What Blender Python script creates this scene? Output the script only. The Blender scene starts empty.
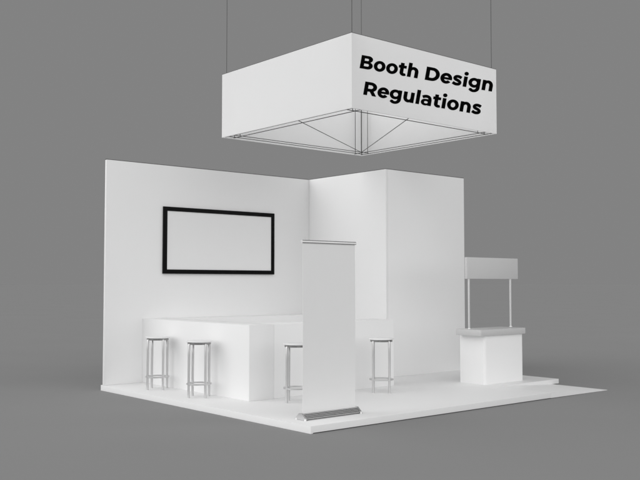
import bpy, bmesh, math, random
import numpy as np
from mathutils import Vector, Matrix

random.seed(4)
S = bpy.context.scene
C = S.collection
R = math.radians

# ------------------------------------------------------------------ camera
cam = bpy.data.objects.new('camera', bpy.data.cameras.new('camera'))
C.objects.link(cam)
S.camera = cam
cam.location = (12.757, -6.300, 1.706)
yaw, pitch = R(40.459), R(2.856)
fwd = Vector((-math.cos(yaw) * math.cos(pitch), math.sin(yaw) * math.cos(pitch), math.sin(pitch)))
cam.rotation_euler = fwd.to_track_quat('-Z', 'Y').to_euler()
cam.data.sensor_width = 36.0
cam.data.lens = 861.447 / 640 * 36
cam.data.clip_end = 3000

# ------------------------------------------------------------------ world and lamps
w = bpy.data.worlds.new('World')
S.world = w
w.use_nodes = True
bg = w.node_tree.nodes['Background']
bg.inputs['Color'].default_value = (0.224, 0.224, 0.224, 1)
bg.inputs['Strength'].default_value = 1.0


def sun(name, direction, strength, angle):
    l = bpy.data.lights.new(name, 'SUN')
    l.energy = strength
    l.angle = R(angle)
    o = bpy.data.objects.new(name, l)
    C.objects.link(o)
    o.rotation_euler = Vector(direction).to_track_quat('Z', 'Y').to_euler()
    o.location = Vector(direction) * 20
    return o


sun('side_light', (-0.69, -0.69, 0.21), 1.74, 105)
sun('key_light', (0.00, -0.93, 0.37), 1.34, 85)
sun('fill_light', (0.977, 0.02, 0.21), 2.03, 105)

S.view_settings.view_transform = 'Standard'
S.view_settings.look = 'None'
S.view_settings.exposure = 0.0
S.view_settings.gamma = 1.0
S.render.engine = 'CYCLES'
S.cycles.use_denoising = True
S.cycles.max_bounces = 8
S.cycles.diffuse_bounces = 5


# ------------------------------------------------------------------ materials
def mat(name, col, rough=0.5, metal=0.0, spec=0.5, var=0.015, scale=6.0, bump=0.0, bscale=200.0, streak=None):
    m = bpy.data.materials.new(name)
    m.use_nodes = True
    nt = m.node_tree
    b = nt.nodes['Principled BSDF']
    b.inputs['Metallic'].default_value = metal
    b.inputs['Specular IOR Level'].default_value = spec
    tc = nt.nodes.new('ShaderNodeTexCoord')
    mp = nt.nodes.new('ShaderNodeMapping')
    nt.links.new(tc.outputs['Object'], mp.inputs['Vector'])
    if streak:
        mp.inputs['Scale'].default_value = streak
    n = nt.nodes.new('ShaderNodeTexNoise')
    n.inputs['Scale'].default_value = scale
    n.inputs['Detail'].default_value = 2
    nt.links.new(mp.outputs['Vector'], n.inputs['Vector'])
    mr = nt.nodes.new('ShaderNodeMapRange')
    mr.inputs['To Min'].default_value = 1 - var
    mr.inputs['To Max'].default_value = 1 + var
    nt.links.new(n.outputs['Fac'], mr.inputs['Value'])
    vm = nt.nodes.new('ShaderNodeVectorMath')
    vm.operation = 'SCALE'
    c = (col, col, col) if not hasattr(col, '__len__') else col
    vm.inputs[0].default_value = c
    nt.links.new(mr.outputs['Result'], vm.inputs['Scale'])
    nt.links.new(vm.outputs['Vector'], b.inputs['Base Color'])
    rr = nt.nodes.new('ShaderNodeMapRange')
    rr.inputs['To Min'].default_value = max(0, rough - 0.06)
    rr.inputs['To Max'].default_value = min(1, rough + 0.06)
    nt.links.new(n.outputs['Fac'], rr.inputs['Value'])
    nt.links.new(rr.outputs['Result'], b.inputs['Roughness'])
    if bump:
        n2 = nt.nodes.new('ShaderNodeTexNoise')
        n2.inputs['Scale'].default_value = bscale
        nt.links.new(mp.outputs['Vector'], n2.inputs['Vector'])
        bp = nt.nodes.new('ShaderNodeBump')
        bp.inputs['Strength'].default_value = bump
        bp.inputs['Distance'].default_value = 0.002
        nt.links.new(n2.outputs['Fac'], bp.inputs['Height'])
        nt.links.new(bp.outputs['Normal'], b.inputs['Normal'])
    return m


M = dict(
    ground=mat('studio_floor_grey', 0.2835, 0.95, spec=0.0, var=0.03, scale=0.35),
    panel=mat('white_panel', 0.865, 0.55, spec=0.25, var=0.008, scale=1.5),
    deck=mat('white_deck', 0.825, 0.5, spec=0.3, var=0.012, scale=2.0),
    fabric=mat('white_fabric', 0.95, 0.85, spec=0.1, var=0.01, scale=3, bump=0.15, bscale=400),
    banner=mat('banner_cloth', 0.85, 0.7, spec=0.2, var=0.01, scale=4),
    header=mat('header_board_grey', 0.60, 0.6, spec=0.2, var=0.01),
    top=mat('grey_laminate', 0.55, 0.35, spec=0.5, var=0.02),
    screen=mat('blank_screen', 0.85, 0.35, spec=0.3, var=0.004),
    black=mat('gloss_black', 0.003, 0.25, spec=0.08, var=0.1),
    ink=mat('black_ink', 0.003, 0.9, spec=0.0, var=0.05),
    cable=mat('dark_steel', 0.10, 0.6, spec=0.2),
    metal=mat('brushed_aluminium', 0.66, 0.36, metal=0.9, var=0.02, scale=2),
    metal_dark=mat('anodised_aluminium', 0.64, 0.22, metal=0.95, var=0.08, scale=10, streak=(1, 1, 12)),
    seat=mat('stool_seat_white', 0.82, 0.3, spec=0.5),
    ring_shaded=mat('stool_ring_shaded', 0.30, 0.25, metal=0.8),  # metal darkened to stand in for shadow under the seat
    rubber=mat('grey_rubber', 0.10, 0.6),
)


# stretched cloth lets part of the light through
nt = M['fabric'].node_tree
pb = nt.nodes['Principled BSDF']
tr = nt.nodes.new('ShaderNodeBsdfTranslucent')
tr.inputs['Color'].default_value = (.95, .95, .95, 1)
mx = nt.nodes.new('ShaderNodeMixShader')
mx.inputs[0].default_value = 0.22
nt.links.new(pb.outputs[0], mx.inputs[1])
nt.links.new(tr.outputs[0], mx.inputs[2])
nt.links.new(mx.outputs[0], nt.nodes['Material Output'].inputs['Surface'])

# ------------------------------------------------------------------ helpers
def obj(name, bm, m, parent=None, smooth=False):
    me = bpy.data.meshes.new(name)
    bmesh.ops.recalc_face_normals(bm, faces=bm.faces)
    bm.to_mesh(me)
    bm.free()
    me.materials.append(m)
    if smooth:
        for p in me.polygons:
            p.use_smooth = True
        if smooth != 'all':
            me.set_sharp_from_angle(angle=R(40))
    o = bpy.data.objects.new(name, me)
    C.objects.link(o)
    if parent:
        o.parent = parent
    return o


def thing(name, label, cat, loc=(0, 0, 0), group=None):
    o = bpy.data.objects.new(name, None)
    o.empty_display_size = 0.1
    C.objects.link(o)
    o.location = loc
    o['label'] = label
    o['category'] = cat
    if group:
        o['group'] = group
    return o


def box(bm, x0, y0, z0, x1, y1, z1, bev=0.0, seg=2):
    r = bmesh.ops.create_cube(bm, size=1)
    vs = r['verts']
    for v in vs:
        v.co = Vector(((x0 + x1) / 2 + v.co.x * (x1 - x0), (y0 + y1) / 2 + v.co.y * (y1 - y0), (z0 + z1) / 2 + v.co.z * (z1 - z0)))
    if bev:
        es = list({e for v in vs for e in v.link_edges})
        bmesh.ops.bevel(bm, geom=es, offset=bev, segments=seg, profile=0.5, affect='EDGES')
    return bm


def B(*a, **k):
    return box(bmesh.new(), *a, **k)


def tube(bm, pts, r, seg=12, cap=True):
    """round tube along a polyline (parallel-transported rings)"""
    pts = [Vector(p) for p in pts]
    rs = r if hasattr(r, '__len__') else [r] * len(pts)
    n = len(pts)
    tang = []
    for i in range(n):
        a = pts[max(i - 1, 0)]
        b = pts[min(i + 1, n - 1)]
        tang.append((b - a).normalized())
    up = Vector((0, 0, 1)) if abs(tang[0].z) < 0.9 else Vector((1, 0, 0))
    u = tang[0].cross(up).normalized()
    rings = []
    for i in range(n):
        t = tang[i]
        u = (u - t * u.dot(t)).normalized()
        v = t.cross(u)
        rings.append([bm.verts.new(pts[i] + (u * math.cos(2 * math.pi * k / seg) + v * math.sin(2 * math.pi * k / seg)) * rs[i]) for k in range(seg)])
    for a, b in zip(rings, rings[1:]):
        for k in range(seg):
            bm.faces.new((a[k], a[(k + 1) % seg], b[(k + 1) % seg], b[k]))
    if cap:
        bm.faces.new(rings[0][::-1])
        bm.faces.new(rings[-1])
    return bm


def lathe(bm, prof, seg=48, closed=False):
    """profile [(r, z)...] turned about the z axis"""
    rings = []
    for r, z in prof:
        if r < 1e-6:
            rings.append([bm.verts.new((0, 0, z))])
        else:
            rings.append([bm.verts.new((r * math.cos(2 * math.pi * k / seg), r * math.sin(2 * math.pi * k / seg), z)) for k in range(seg)])
    pairs = list(zip(rings, rings[1:])) + ([(rings[-1], rings[0])] if closed else [])
    for a, b in pairs:
        for k in range(seg):
            k2 = (k + 1) % seg
            if len(a) == 1:
                bm.faces.new((a[0], b[k2], b[k]))
            elif len(b) == 1:
                bm.faces.new((a[k], a[k2], b[0]))
            else:
                bm.faces.new((a[k], a[k2], b[k2], b[k]))
    return bm


def prism(bm, poly, axis, a, b):
    """extrude a 2-D polygon along an axis; poly coordinates are the two other axes in order"""
    def P(p, t):
        if axis == 'z':
            return (p[0], p[1], t)
        if axis == 'y':
            return (p[0], t, p[1])
        return (t, p[0], p[1])
    lo = [bm.verts.new(P(p, a)) for p in poly]
    hi = [bm.verts.new(P(p, b)) for p in poly]
    n = len(poly)
    bm.faces.new(lo)
    bm.faces.new(hi[::-1])
    for i in range(n):
        bm.faces.new((lo[i], lo[(i + 1) % n], hi[(i + 1) % n], hi[i]))
    return bm


# ------------------------------------------------------------------ measurements (metres)
W, D, HP = 5.209, 6.30, 0.086          # platform depth (x), length (y), height
XR, YR, DR = 4.21, 4.62, 6.15          # ramp: inner edge, start, foot
WT = 3.682                             # top of the walls
AX = 0.105                             # front face of the long wall
CX, CY0, CY1 = 2.182, 4.217, 6.294     # storage room

# ------------------------------------------------------------------ ground
bm = bmesh.new()
for r0, r1 in ((0, 0),):
    g = 900
    vs = [bm.verts.new(p) for p in ((-g, -g, 0), (g, -g, 0), (g, g, 0), (-g, g, 0))]
    bm.faces.new(vs)
o = obj('ground', bm, M['ground'])
o['kind'] = 'structure'

# ------------------------------------------------------------------ platform
t = thing('booth_platform', 'low white raised floor slab carrying the whole booth, with a ramp at its right corner', 'platform')
bm = bmesh.new()
prism(bm, [(0, 0), (W, 0), (W, YR), (XR, YR), (XR, D), (0, D)], 'z', 0.010, HP)
es = [e for e in bm.edges if all(abs(v.co.z - HP) < 1e-5 for v in e.verts) or abs(e.verts[0].co.z - e.verts[1].co.z) > .01]
bmesh.ops.bevel(bm, geom=es, offset=0.0015, segments=2, profile=0.5, affect='EDGES')
obj('deck', bm, M['deck'], t, smooth=True)
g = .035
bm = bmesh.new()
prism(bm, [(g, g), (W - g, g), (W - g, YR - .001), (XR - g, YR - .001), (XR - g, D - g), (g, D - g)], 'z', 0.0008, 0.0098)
obj('shadow_gap_base', bm, M['rubber'], t)  # added dark base, makes the shade line under the platform edge
obj('gap_filler', B(0.0, .0004, .0008, W - .0004, g - .002, .0098), M['deck'], t)  # added white strip, closes the left gap so it stays bright
obj('shadow_gap_base', B(XR + .003, YR, .0008, W - g, DR - .5, .0068), M['rubber'], t)  # same added dark base for the shade line below the ramp
bm = bmesh.new()
prism(bm, [(YR + .001, 0.0075), (DR - .1, 0.001), (DR, 0.001), (DR, 0.006), (YR + .001, HP)], 'x', XR + .001, W)
obj('ramp', bm, M['deck'], t)

# ------------------------------------------------------------------ long wall and storage room
o = thing('booth_wall', '', '', (0, 0, 0))
obj('wall_panel', B(AX - 0.05, 0.0, HP, AX, CY0 - .001, WT, bev=0.004), M['panel'], o, smooth=True)
obj('edge_outline_strip', B(AX - 0.051, -.003, WT + .0005, AX - .006, CY0 - .002, WT + .010), M['cable'], o)  # added dark strip that draws an outline along the wall top
o['label'] = 'long tall white back wall panel at the left, with the black framed screen on it'
o['category'] = 'wall'

t = thing('storage_room', 'tall white box room closing the right end of the back wall', 'room')
obj('side_wall', B(AX - .05, CY0, HP, CX, CY0 + .05, WT, bev=.003), M['panel'], t, smooth=True)
obj('front_wall', B(CX - .05, CY0 + .0505, HP, CX - .0005, CY1, WT, bev=.003), M['panel'], t, smooth=True)
obj('side_wall', B(AX - .05, CY1 - .05, HP, CX - .0505, CY1, WT, bev=.003), M['panel'], t, smooth=True)
obj('back_wall', B(AX - .05, CY0 + .0505, HP, AX, CY1 - .0505, WT, bev=.003), M['panel'], t, smooth=True)
obj('edge_outline_strip', B(AX, CY0 + .004, WT + .0005, CX - .004, CY0 + .03, WT + .010), M['cable'], t)  # added dark outline strips on top of the room walls
obj('edge_outline_strip', B(CX - .03, CY0 + .031, WT + .0005, CX - .004, CY1 + .003, WT + .010), M['cable'], t)
obj('ceiling', B(AX + .001, CY0 + .051, WT - .06, CX - .051, CY1 - .051, WT - .02), M['panel'], t)

# ------------------------------------------------------------------ wall television
t = thing('wall_television', 'wide blank white screen in a thin glossy black frame, hung on the long wall', 'television')
y0, y1, z0, z1 = 1.030, 3.355, 1.862, 2.986
fw, x0, x1 = 0.070, AX + .001, AX + 0.040
bm = bmesh.new()
o_ = [(y0, z0), (y1, z0), (y1, z1), (y0, z1)]
i_ = [(y0 + fw, z0 + fw), (y1 - fw, z0 + fw), (y1 - fw, z1 - fw), (y0 + fw, z1 - fw)]
rings = [[bm.verts.new((x, y, z)) for y, z in q] for x, q in ((x0, o_), (x1, o_), (x1, i_), (x0, i_))]
for a, b in zip(rings, rings[1:] + rings[:1]):
    for k in range(4):
        bm.faces.new((a[k], a[(k + 1) % 4], b[(k + 1) % 4], b[k]))
bmesh.ops.bevel(bm, geom=[e for e in bm.edges if all(abs(v.co.x - x1) < 1e-5 for v in e.verts)], offset=.003, segments=2, affect='EDGES')
obj('frame', bm, M['black'], t)
obj('screen', B(x0 + .001, y0 + fw + .0005, z0 + fw + .0005, x1 - .012, y1 - fw - .0005, z1 - fw - .0005), M['screen'], t)

# ------------------------------------------------------------------ U-shaped counter
CT = 1.125
t = thing('bar_counter', 'white waist-high U-shaped counter of plain panels standing against the long wall', 'counter')
obj('counter_section', B(AX + .001, .674, HP, 3.081, 1.102, CT, bev=.004), M['panel'], t, smooth=True)
obj('counter_section', B(2.63, 1.1045, HP, 3.0795, 3.488, CT - .0005, bev=.004), M['panel'], t, smooth=True)
obj('counter_section', B(AX + .001, 1.1045, HP, .62, CY0 - .003, CT - .0005, bev=.004), M['panel'], t, smooth=True)


# ------------------------------------------------------------------ bar stools
def make_stool(label):
    t = thing('bar_stool', label, 'bar stool', group='bar stools around the counter')
    SH, RL = 0.800, 0.172
    bm = bmesh.new()
    lathe(bm, [(0, SH - .022), (.176, SH - .022), (.182, SH - .020), (.184, SH - .015), (.184, SH - .007), (.180, SH - .002), (.174, SH), (.10, SH - .001), (0, SH - .001)])
    obj('seat', bm, M['seat'], t, smooth='all')
    bm = bmesh.new()
    lathe(bm, [(.10, SH - .052), (.166, SH - .052), (.166, SH - .0225), (.10, SH - .0225)], closed=True)
    obj('seat_ring', bm, M['ring_shaded'], t, smooth=True)
    for k in range(4):
        a = k * math.pi / 2
        ca, sa = math.cos(a), math.sin(a)
        prof = [(RL - .002, 0), (RL - .002, .02), (RL - .003, .30), (RL - .004, .60), (RL - .004, SH - .062)]
        rs = [.0175, .0180, .0185, .019, .019]
        for q in range(1, 8):
            f = q / 7 * math.pi / 2
            prof.append((RL - .026 + .022 * math.cos(f), SH - .062 + .022 * math.sin(f)))
            rs.append(.019 - .006 * q / 7)
        prof.append((RL - .060, SH - .0395))
        rs.append(.0125)
        bm = bmesh.new()
        tube(bm, [(p[0] * ca, p[0] * sa, p[1]) for p in prof], rs, 14)
        lg = obj('leg', bm, M['metal'], t, smooth=True)
        bm = bmesh.new()
        bmesh.ops.create_cone(bm, cap_ends=True, segments=14, radius1=.0155, radius2=.0165, depth=.006,
                              matrix=Matrix.Translation(((RL - .002) * ca, (RL - .002) * sa, .0032)))
        obj('foot_pad', bm, M['rubber'], lg, smooth=True)
    bm = bmesh.new()
    rr = [(.140, .180), (.178, .180), (.181, .183), (.181, .197), (.178, .200), (.140, .200), (.137, .197), (.137, .183)]
    lathe(bm, rr, closed=True)
    obj('footrest', bm, M['metal'], t, smooth=True)
    return t


def dup(root, loc, label):
    r = root.copy()
    C.objects.link(r)
    r.location = loc
    r['label'] = label
    for ch in list(root.children):
        c = ch.copy()
        C.objects.link(c)
        c.parent = r
        for gch in ch.children:
            d = gch.copy()
            C.objects.link(d)
            d.parent = c
    return r


stool = make_stool('round white bar stool farthest left, nearest the free end of the long wall')
stool.location = (1.042, .420, HP)
for x, y, l in ((2.243, .403, 'bar stool second from left, at the counter side nearest its front corner'),
                (3.540, 1.140, 'bar stool in front of the counter, half hidden behind the standing banner'),
                (3.525, 2.775, 'bar stool right of the standing banner, by the right end of the counter')):
    dup(stool, (x, y, HP), l)

# ------------------------------------------------------------------ roll-up banner
t = thing('rollup_banner', 'tall blank light grey roll-up banner on a ridged metal base at the platform front', 'banner', (4.79, 0.645, HP))
L0, L1 = -.425, .425
bm = bmesh.new()
n = 24
for i in range(n + 1):
    z = .065 + (2.135 - .065) * i / n
    for y in (L0, L1):
        for x in (-.0015, .0015):
            bm.verts.new((x + .006 * math.sin(i / n * math.pi), y, z))
bm.verts.ensure_lookup_table()
for i in range(n):
    a, b = [bm.verts[4 * i + k] for k in range(4)], [bm.verts[4 * i + 4 + k] for k in range(4)]
    for p, q in ((0, 1), (1, 3), (3, 2), (2, 0)):
        bm.faces.new((a[p], a[q], b[q], b[p]))
obj('banner_sheet', bm, M['banner'], t, smooth=True)
bm = bmesh.new()
prism(bm, [(-.012, 2.100), (.012, 2.100), (.017, 2.108), (.017, 2.126), (.010, 2.136), (-.010, 2.136), (-.017, 2.126), (-.017, 2.108)], 'y', L0 - .012, L1 + .012)
obj('top_rail', bm, M['metal_dark'], t)
# cassette: stepped, fluted profile
front = []
for q in range(4):
    f0 = q / 4
    bx, bz = .030 + .052 * f0, .076 - .060 * f0
    front += [(bx, bz), (bx + .008, bz - .001), (bx + .013, bz - .006), (bx + .012, bz - .011), (bx + .004, bz - .0135)]
front += [(.084, .010)]
prof = [(-x, z) for x, z in front[::-1]] + front
bm = bmesh.new()
prism(bm, prof, 'y', L0 - .008, L1 + .008)
obj('base_cassette', bm, M['metal_dark'], t)
for s in (-1, 1):
    e = L1 + .009 if s > 0 else L0 - .009
    cap = [(-.086, .004), (-.086, .026), (-.060, .050), (-.026, .080), (.026, .080), (.048, .060), (.086, .028), (.088, .004)]
    bm = bmesh.new()
    prism(bm, cap, 'y', min(e, e + s * .022), max(e, e + s * .022))
    c = obj('end_cap', bm, M['metal'], t)
    for fx in (-.082, .084):
        bm = bmesh.new()
        bmesh.ops.create_cone(bm, cap_ends=True, segments=16, radius1=.018, radius2=.014, depth=.020,
                              matrix=Matrix.Translation((fx, e + s * .012, .0105)))
        obj('foot', bm, M['metal_dark'], c, smooth=True)
bm = bmesh.new()
tube(bm, [(-.030, 0, .05), (-.030, 0, 2.10)], .008, 10)
obj('support_pole', bm, M['metal'], t, smooth=True)

# ------------------------------------------------------------------ promotion kiosk
t = thing('promotion_kiosk', 'small white demo counter with a thick grey top and raised blank header board', 'kiosk', (3.71, 5.16, HP))
ox, oy, oz = 3.71, 5.16, HP


def KB(x0, y0, z0, x1, y1, z1, **k):
    return B(x0 - ox, y0 - oy, z0 - oz, x1 - ox, y1 - oy, z1 - oz, **k)


bm = KB(3.455, 4.65, HP, 3.960, 5.668, .862)
ve = [e for e in bm.edges if abs(e.verts[0].co.z - e.verts[1].co.z) > .1 and e.verts[0].co.x > 0]
bmesh.ops.bevel(bm, geom=ve, offset=.05, segments=8, profile=.5, affect='EDGES')
obj('cabinet', bm, M['panel'], t, smooth=True)
bm = KB(3.478, 4.518, .8625, 3.995, 5.700, .960)
ve = [e for e in bm.edges if abs(e.verts[0].co.z - e.verts[1].co.z) > .05 and e.verts[0].co.x > 0]
bmesh.ops.bevel(bm, geom=ve, offset=.03, segments=6, profile=.5, affect='EDGES')
he = [e for e in bm.edges if abs(e.verts[0].co.z - e.verts[1].co.z) < .001]
bmesh.ops.bevel(bm, geom=he, offset=.006, segments=2, profile=.5, affect='EDGES')
obj('counter_top', bm, M['top'], t, smooth=True)
for y in (4.578, 5.662):
    bm = bmesh.new()
    tube(bm, [(3.71 - ox, y - oy, .964 - oz), (3.71 - ox, y - oy, 1.773 - oz)], .019, 14)
    po = obj('post', bm, M['metal'], t, smooth=True)
    bm = bmesh.new()
    bmesh.ops.create_cone(bm, cap_ends=True, segments=20, radius1=.030, radius2=.026, depth=.012,
                          matrix=Matrix.Translation((3.71 - ox, y - oy, .9715 - oz)))
    obj('flange', bm, M['metal'], po, smooth=True)
obj('header_board', KB(3.680, 4.512, 1.773, 3.730, 5.850, 2.122, bev=.004), M['header'], t, smooth=True)

# ------------------------------------------------------------------ hanging sign
SX0, SX1, SY0, SY1, SZ0, SZ1 = 1.499, 4.523, 1.269, 4.291, 3.993, 4.995
t = thing('hanging_sign', 'big square white box sign hung on thin cables, black words on its right face', 'sign')
TH = .018


def cloth_panel(p0, p1, inward):
    """stretched cloth between two corners, hemmed inwards over the frame at top and bottom"""
    bm = bmesh.new()
    n = 12
    hem = .014
    rows = [(hem, SZ0 + .001), (.002, SZ0), (0, SZ0 + .003)] + [(0, SZ0 + (SZ1 - SZ0) * k / 8) for k in range(1, 8)] + [(0, SZ1 - .003), (.002, SZ1), (hem, SZ1 - .001)]
    grid = []
    for d, z in rows:
        grid.append([bm.verts.new((p0[0] + (p1[0] - p0[0]) * k / n + inward[0] * d, p0[1] + (p1[1] - p0[1]) * k / n + inward[1] * d, z)) for k in range(n + 1)])
    for r0, r1 in zip(grid, grid[1:]):
        for k in range(n):
            bm.faces.new((r0[k], r0[k + 1], r1[k + 1], r1[k]))
    return obj('sign_panel', bm, M['fabric'], t)


cloth_panel((SX0, SY0), (SX1, SY0), (0, 1))
cloth_panel((SX1, SY1), (SX0, SY1), (0, -1))
front = cloth_panel((SX1 - .0005, SY0 + .0005), (SX1 - .0005, SY1 - .0005), (-1, 0))
front['label'] = 'front sign panel printed with two lines of black writing'
cloth_panel((SX0 + .0005, SY1 - .0005), (SX0 + .0005, SY0 + .0005), (1, 0))
RT = .0052
ins = (.05, .205)
ZC = SZ0 + .012
for i, d in enumerate(ins):
    for y in (SY0 + d, SY1 - d):
        bm = bmesh.new()
        tube(bm, [(SX0 + .03, y, ZC), (SX1 - .03, y, ZC)], RT, 8)
        obj('frame_tube', bm, M['cable'], t, smooth=True)
    for x in (SX0 + d, SX1 - d):
        bm = bmesh.new()
        tube(bm, [(x, SY0 + .03, ZC + .0126), (x, SY1 - .03, ZC + .0126)], RT, 8)
        obj('frame_tube', bm, M['cable'], t, smooth=True)
for q in range(4):
    a = ((SX0, SY0), (SX1, SY0), (SX1, SY1), (SX0, SY1))[q]
    b = ((SX1, SY0), (SX1, SY1), (SX0, SY1), (SX0, SY0))[q]
    bm = bmesh.new()
    dx, dy = ((0, .009), (-.009, 0), (0, -.009), (.009, 0))[q]
    tube(bm, [(a[0] + dx, a[1] + dy, SZ1 + .005), (b[0] + dx, b[1] + dy, SZ1 + .005)], RT, 8)
    obj('frame_tube', bm, M['cable'], t, smooth=True)  # top tubes added to draw the dark outline above the panels
for cxs, cys in ((0, 0), (1, 0), (0, 1), (1, 1)):
    for a in ins:
        for b in ins:
            x = SX1 - a if cxs else SX0 + a
            y = SY1 - b if cys else SY0 + b
            bm = bmesh.new()
            tube(bm, [(x, y, ZC + .018), (x, y, SZ1 - .02)], RT, 8)
            obj('corner_tube', bm, M['cable'], t, smooth=True)
for p, q in (((1.62, 4.17), (3.30, 1.24)), ((1.62, 4.17), (4.50, 2.36))):
    bm = bmesh.new()
    tube(bm, [(p[0], p[1], ZC + .027), (q[0] - .0, q[1] + .06, ZC + .027)], RT, 8)
    obj('brace', bm, M['cable'], t, smooth=True)
for x, y in ((SX0 + .05, SY0 + .05), (SX1 - .05, SY0 + .05), (SX0 + .05, SY1 - .05), (SX1 - .05, SY1 - .05)):
    bm = bmesh.new()
    tube(bm, [(x, y, SZ1 - .03), (x, y, 11.0)], .0045, 8)
    obj('cable', bm, M['cable'], t, smooth=True)


# ------------------------------------------------------------------ lettering (geometric extra-bold sans, drawn as implicit shapes)
def rect(x0, y0, x1, y1):
    return lambda x, y: np.maximum(np.maximum(x0 - x, x - x1), np.maximum(y0 - y, y - y1))


def ell(cx, cy, rx, ry):
    def f(x, y):
        dx, dy = (x - cx) / rx, (y - cy) / ry
        k = np.sqrt(dx * dx + dy * dy) + 1e-9
        g = np.sqrt((dx / rx) ** 2 + (dy / ry) ** 2) + 1e-9
        return (k - 1) * k / g
    return f


def half(ax, ay, bx, by):
    """inside = left of the line a->b"""
    L = math.hypot(bx - ax, by - ay)
    return lambda x, y: -((bx - ax) * (y - ay) - (by - ay) * (x - ax)) / L


def U(*f):
    return lambda x, y: np.minimum.reduce([g(x, y) for g in f])


def X(*f):
    return lambda x, y: np.maximum.reduce([g(x, y) for g in f])


def sub(a, b):
    return lambda x, y: np.maximum(a(x, y), -b(x, y))


def poly(pts):
    return X(*[half(*pts[i], *pts[(i + 1) % len(pts)]) for i in range(len(pts))])


def stroke(pts, hw):
    P_ = [np.array(p, float) for p in pts]
    Q = []
    n_ = len(P_)
    for i in range(n_ - 1):
        p0, p1, p2, p3 = P_[max(i - 1, 0)], P_[i], P_[i + 1], P_[min(i + 2, n_ - 1)]
        for k in range(10):
            s = k / 10
            Q.append(.5 * (2 * p1 + (p2 - p0) * s + (2 * p0 - 5 * p1 + 4 * p2 - p3) * s * s + (3 * p1 - p0 - 3 * p2 + p3) * s ** 3))
    Q.append(P_[-1])

    def f(x, y):
        d = np.full(x.shape, 1e9)
        for a, b in zip(Q, Q[1:]):
            ab = b - a
            tt = np.clip(((x - a[0]) * ab[0] + (y - a[1]) * ab[1]) / (ab @ ab), 0, 1)
            d = np.minimum(d, np.hypot(x - a[0] - tt * ab[0], y - a[1] - tt * ab[1]))
        r_ = d - hw
        for e, nb in ((Q[0], Q[2]), (Q[-1], Q[-3])):
            dr = (e - nb) / np.linalg.norm(e - nb)
            near = np.hypot(x - e[0], y - e[1]) < hw * 2
            r_ = np.where(near, np.maximum(r_, (x - e[0]) * dr[0] + (y - e[1]) * dr[1]), r_)
        return r_
    return f


def arch(x0):
    return sub(X(ell(345, 290, 247, 258), rect(x0, 290, 900, 900)), ell(325, 290, 96, 118))


bowl = sub(ell(319, 269, 292, 280), ell(319, 269, 122, 142))
G = {
    'B': (738, sub(U(rect(68, 0, 450, 380), rect(68, 350, 435, 700), X(ell(435, 528, 226, 172), rect(405, 0, 900, 900)), X(ell(450, 192, 252, 192), rect(420, -10, 900, 900))),
                   U(rect(246, 425, 400, 568), X(ell(400, 496.5, 74, 71.5), rect(375, 0, 900, 900)), rect(246, 132, 425, 290), X(ell(425, 211, 92, 79), rect(395, 0, 900, 900))))),
    'D': (804, sub(U(rect(68, 0, 395, 700), X(ell(395, 350, 372, 350), rect(340, -10, 900, 900))),
                   U(rect(250, 147, 385, 553), X(ell(385, 350, 198, 203), rect(330, 0, 900, 900))))),
    'R': (742, U(sub(U(rect(68, 205, 400, 700), X(ell(400, 452, 300, 248), rect(340, 0, 900, 900)), rect(68, 0, 250, 700)),
                     U(rect(250, 347, 390, 557), X(ell(390, 452, 126, 105), rect(350, 0, 900, 900)))),
                 sub(poly([(350, 240), (520, 0), (716, 0), (545, 245)]), rect(0, 300, 900, 900)), rect(68, 0, 250, 240))),
    'o': (638, bowl),
    'e': (628, U(X(ell(319, 269, 292, 280), rect(180, 216, 612, 318)),
                 sub(bowl, X(rect(330, -50, 900, 217), half(400, 180, 585, 78))))),
    't': (435, U(rect(92, 150, 264, 663), rect(10, 402, 398, 536), X(sub(ell(285, 172, 193, 181), ell(292, 190, 28, 62)), rect(0, -50, 300, 190)),
                 poly([(290, -9), (330, -8), (418, 22), (374, 142), (320, 126), (290, 128)]))),
    'h': (648, U(rect(59, 0, 231, 742), arch(220), rect(420, 0, 592, 292))),
    'n': (648, U(rect(59, 0, 222, 538), rect(59, 0, 231, 440), arch(215), rect(420, 0, 592, 292))),
    'u': (645, U(rect(416, 0, 588, 538), rect(54, 248, 226, 538),
                 X(sub(ell(301, 250, 247, 258), ell(321, 250, 96, 117)), rect(0, -50, 430, 252)))),
    'i': (292, U(rect(59, 0, 231, 538), ell(145, 700, 104, 95))),
    'l': (292, rect(59, 0, 231, 742)),
    's': (522, stroke([(448, 424), (362, 462), (268, 477), (165, 452), (116, 385), (156, 318), (262, 276), (368, 226), (408, 158), (366, 88), (258, 61), (150, 75), (48, 124)], 71)),
    'a': (608, U(rect(376, 0, 546, 310), stroke([(80, 418), (175, 462), (285, 479), (395, 448), (456, 372), (461, 290)], 72),
                 X(rect(200, -50, 560, 340), sub(poly([(375, 0), (546, 0), (546, 60), (375, 60)]), rect(0, 0, 1, 1))),
                 sub(U(ell(228, 160, 200, 169), rect(228, 232, 400, 329), X(ell(250, 150, 190, 158), rect(228, -50, 400, 150))), U(ell(262, 160, 86, 70), X(rect(262, 92, 377, 230), ell(272, 160, 118, 70)))))),
    'g': (682, U(sub(ell(308, 294, 282, 254), ell(322, 294, 130, 120)), rect(451, 60, 623, 538),
                 sub(X(ell(322, 60, 301, 262), rect(0, -300, 900, 62), (lambda x, y: (105 - x) * .88 + (y + 70) * .47)),
                     U(ell(322, 60, 129, 132), X(rect(0, -40, 330, 100), rect(0, -20, 330, 100)))))),
}


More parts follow.
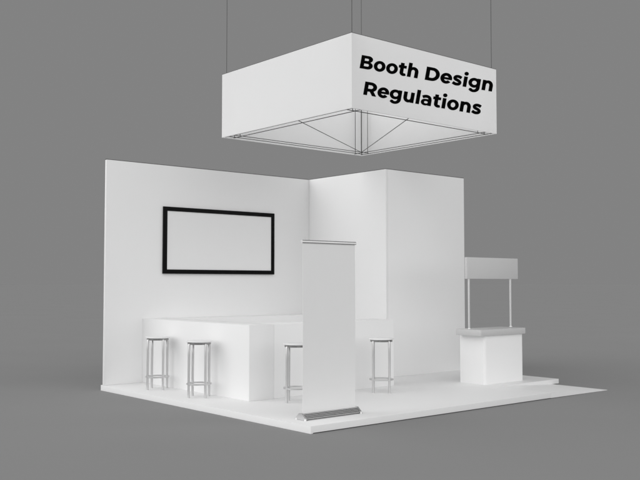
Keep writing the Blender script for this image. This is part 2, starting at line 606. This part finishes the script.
def lettering(lines, step=9.0):
    """mesh of every glyph cell clipped at the zero contour; row runs of full cells are merged"""
    bm = bmesh.new()
    for text, cy, cz in lines:
        pen = 0.0
        total = sum(262 if c == ' ' else G[c][0] for c in text) - 68 - 56

        def V(x, y):
            s_, t_ = (pen + x - 68) / total, y / 1000
            bas = (1, s_, s_ * s_, t_, s_ * t_)
            return bm.verts.new((TX, sum(a * b for a, b in zip(cy, bas)), sum(a * b for a, b in zip(cz, bas))))
        for ch in text:
            if ch == ' ':
                pen += 262
                continue
            adv, f = G[ch]
            xs = np.arange(-20.5, adv + 40, step)
            ys = np.arange(-230.5, 830, step)
            gx, gy = np.meshgrid(xs, ys)
            v = f(gx, gy) - 8.0
            for j in range(len(ys) - 1):
                run = None
                for i in range(len(xs) - 1):
                    c = [(xs[i], ys[j], v[j, i]), (xs[i + 1], ys[j], v[j, i + 1]), (xs[i + 1], ys[j + 1], v[j + 1, i + 1]), (xs[i], ys[j + 1], v[j + 1, i])]
                    full = all(q[2] < 0 for q in c)
                    if full:
                        if run is None:
                            run = xs[i]
                        continue
                    if run is not None:
                        bm.faces.new((V(run, ys[j]), V(xs[i], ys[j]), V(xs[i], ys[j + 1]), V(run, ys[j + 1])))
                        run = None
                    if all(q[2] >= 0 for q in c):
                        continue
                    pg = []
                    for a, b in zip(c, c[1:] + c[:1]):
                        if a[2] < 0:
                            pg.append((a[0], a[1]))
                        if (a[2] < 0) != (b[2] < 0):
                            s = a[2] / (a[2] - b[2])
                            pg.append((a[0] + (b[0] - a[0]) * s, a[1] + (b[1] - a[1]) * s))
                    if len(pg) > 2:
                        bm.faces.new([V(*q) for q in pg])
            pen += adv
    return bm


TX = SX1 + .0018
LINES = [
    ('Booth Design', (1.4127, 2.3595, 0.4068, 0.0596, 0.0241), (4.5474, 0.0735, 0.0141, 0.2559, 0.0411)),
    ('Regulations', (1.4762, 2.1001, 0.3106, 0.0585, 0.0204), (4.2026, 0.0324, 0.0059, 0.2550, 0.0353)),
]
obj('lettering', lettering(LINES), M['ink'], front)
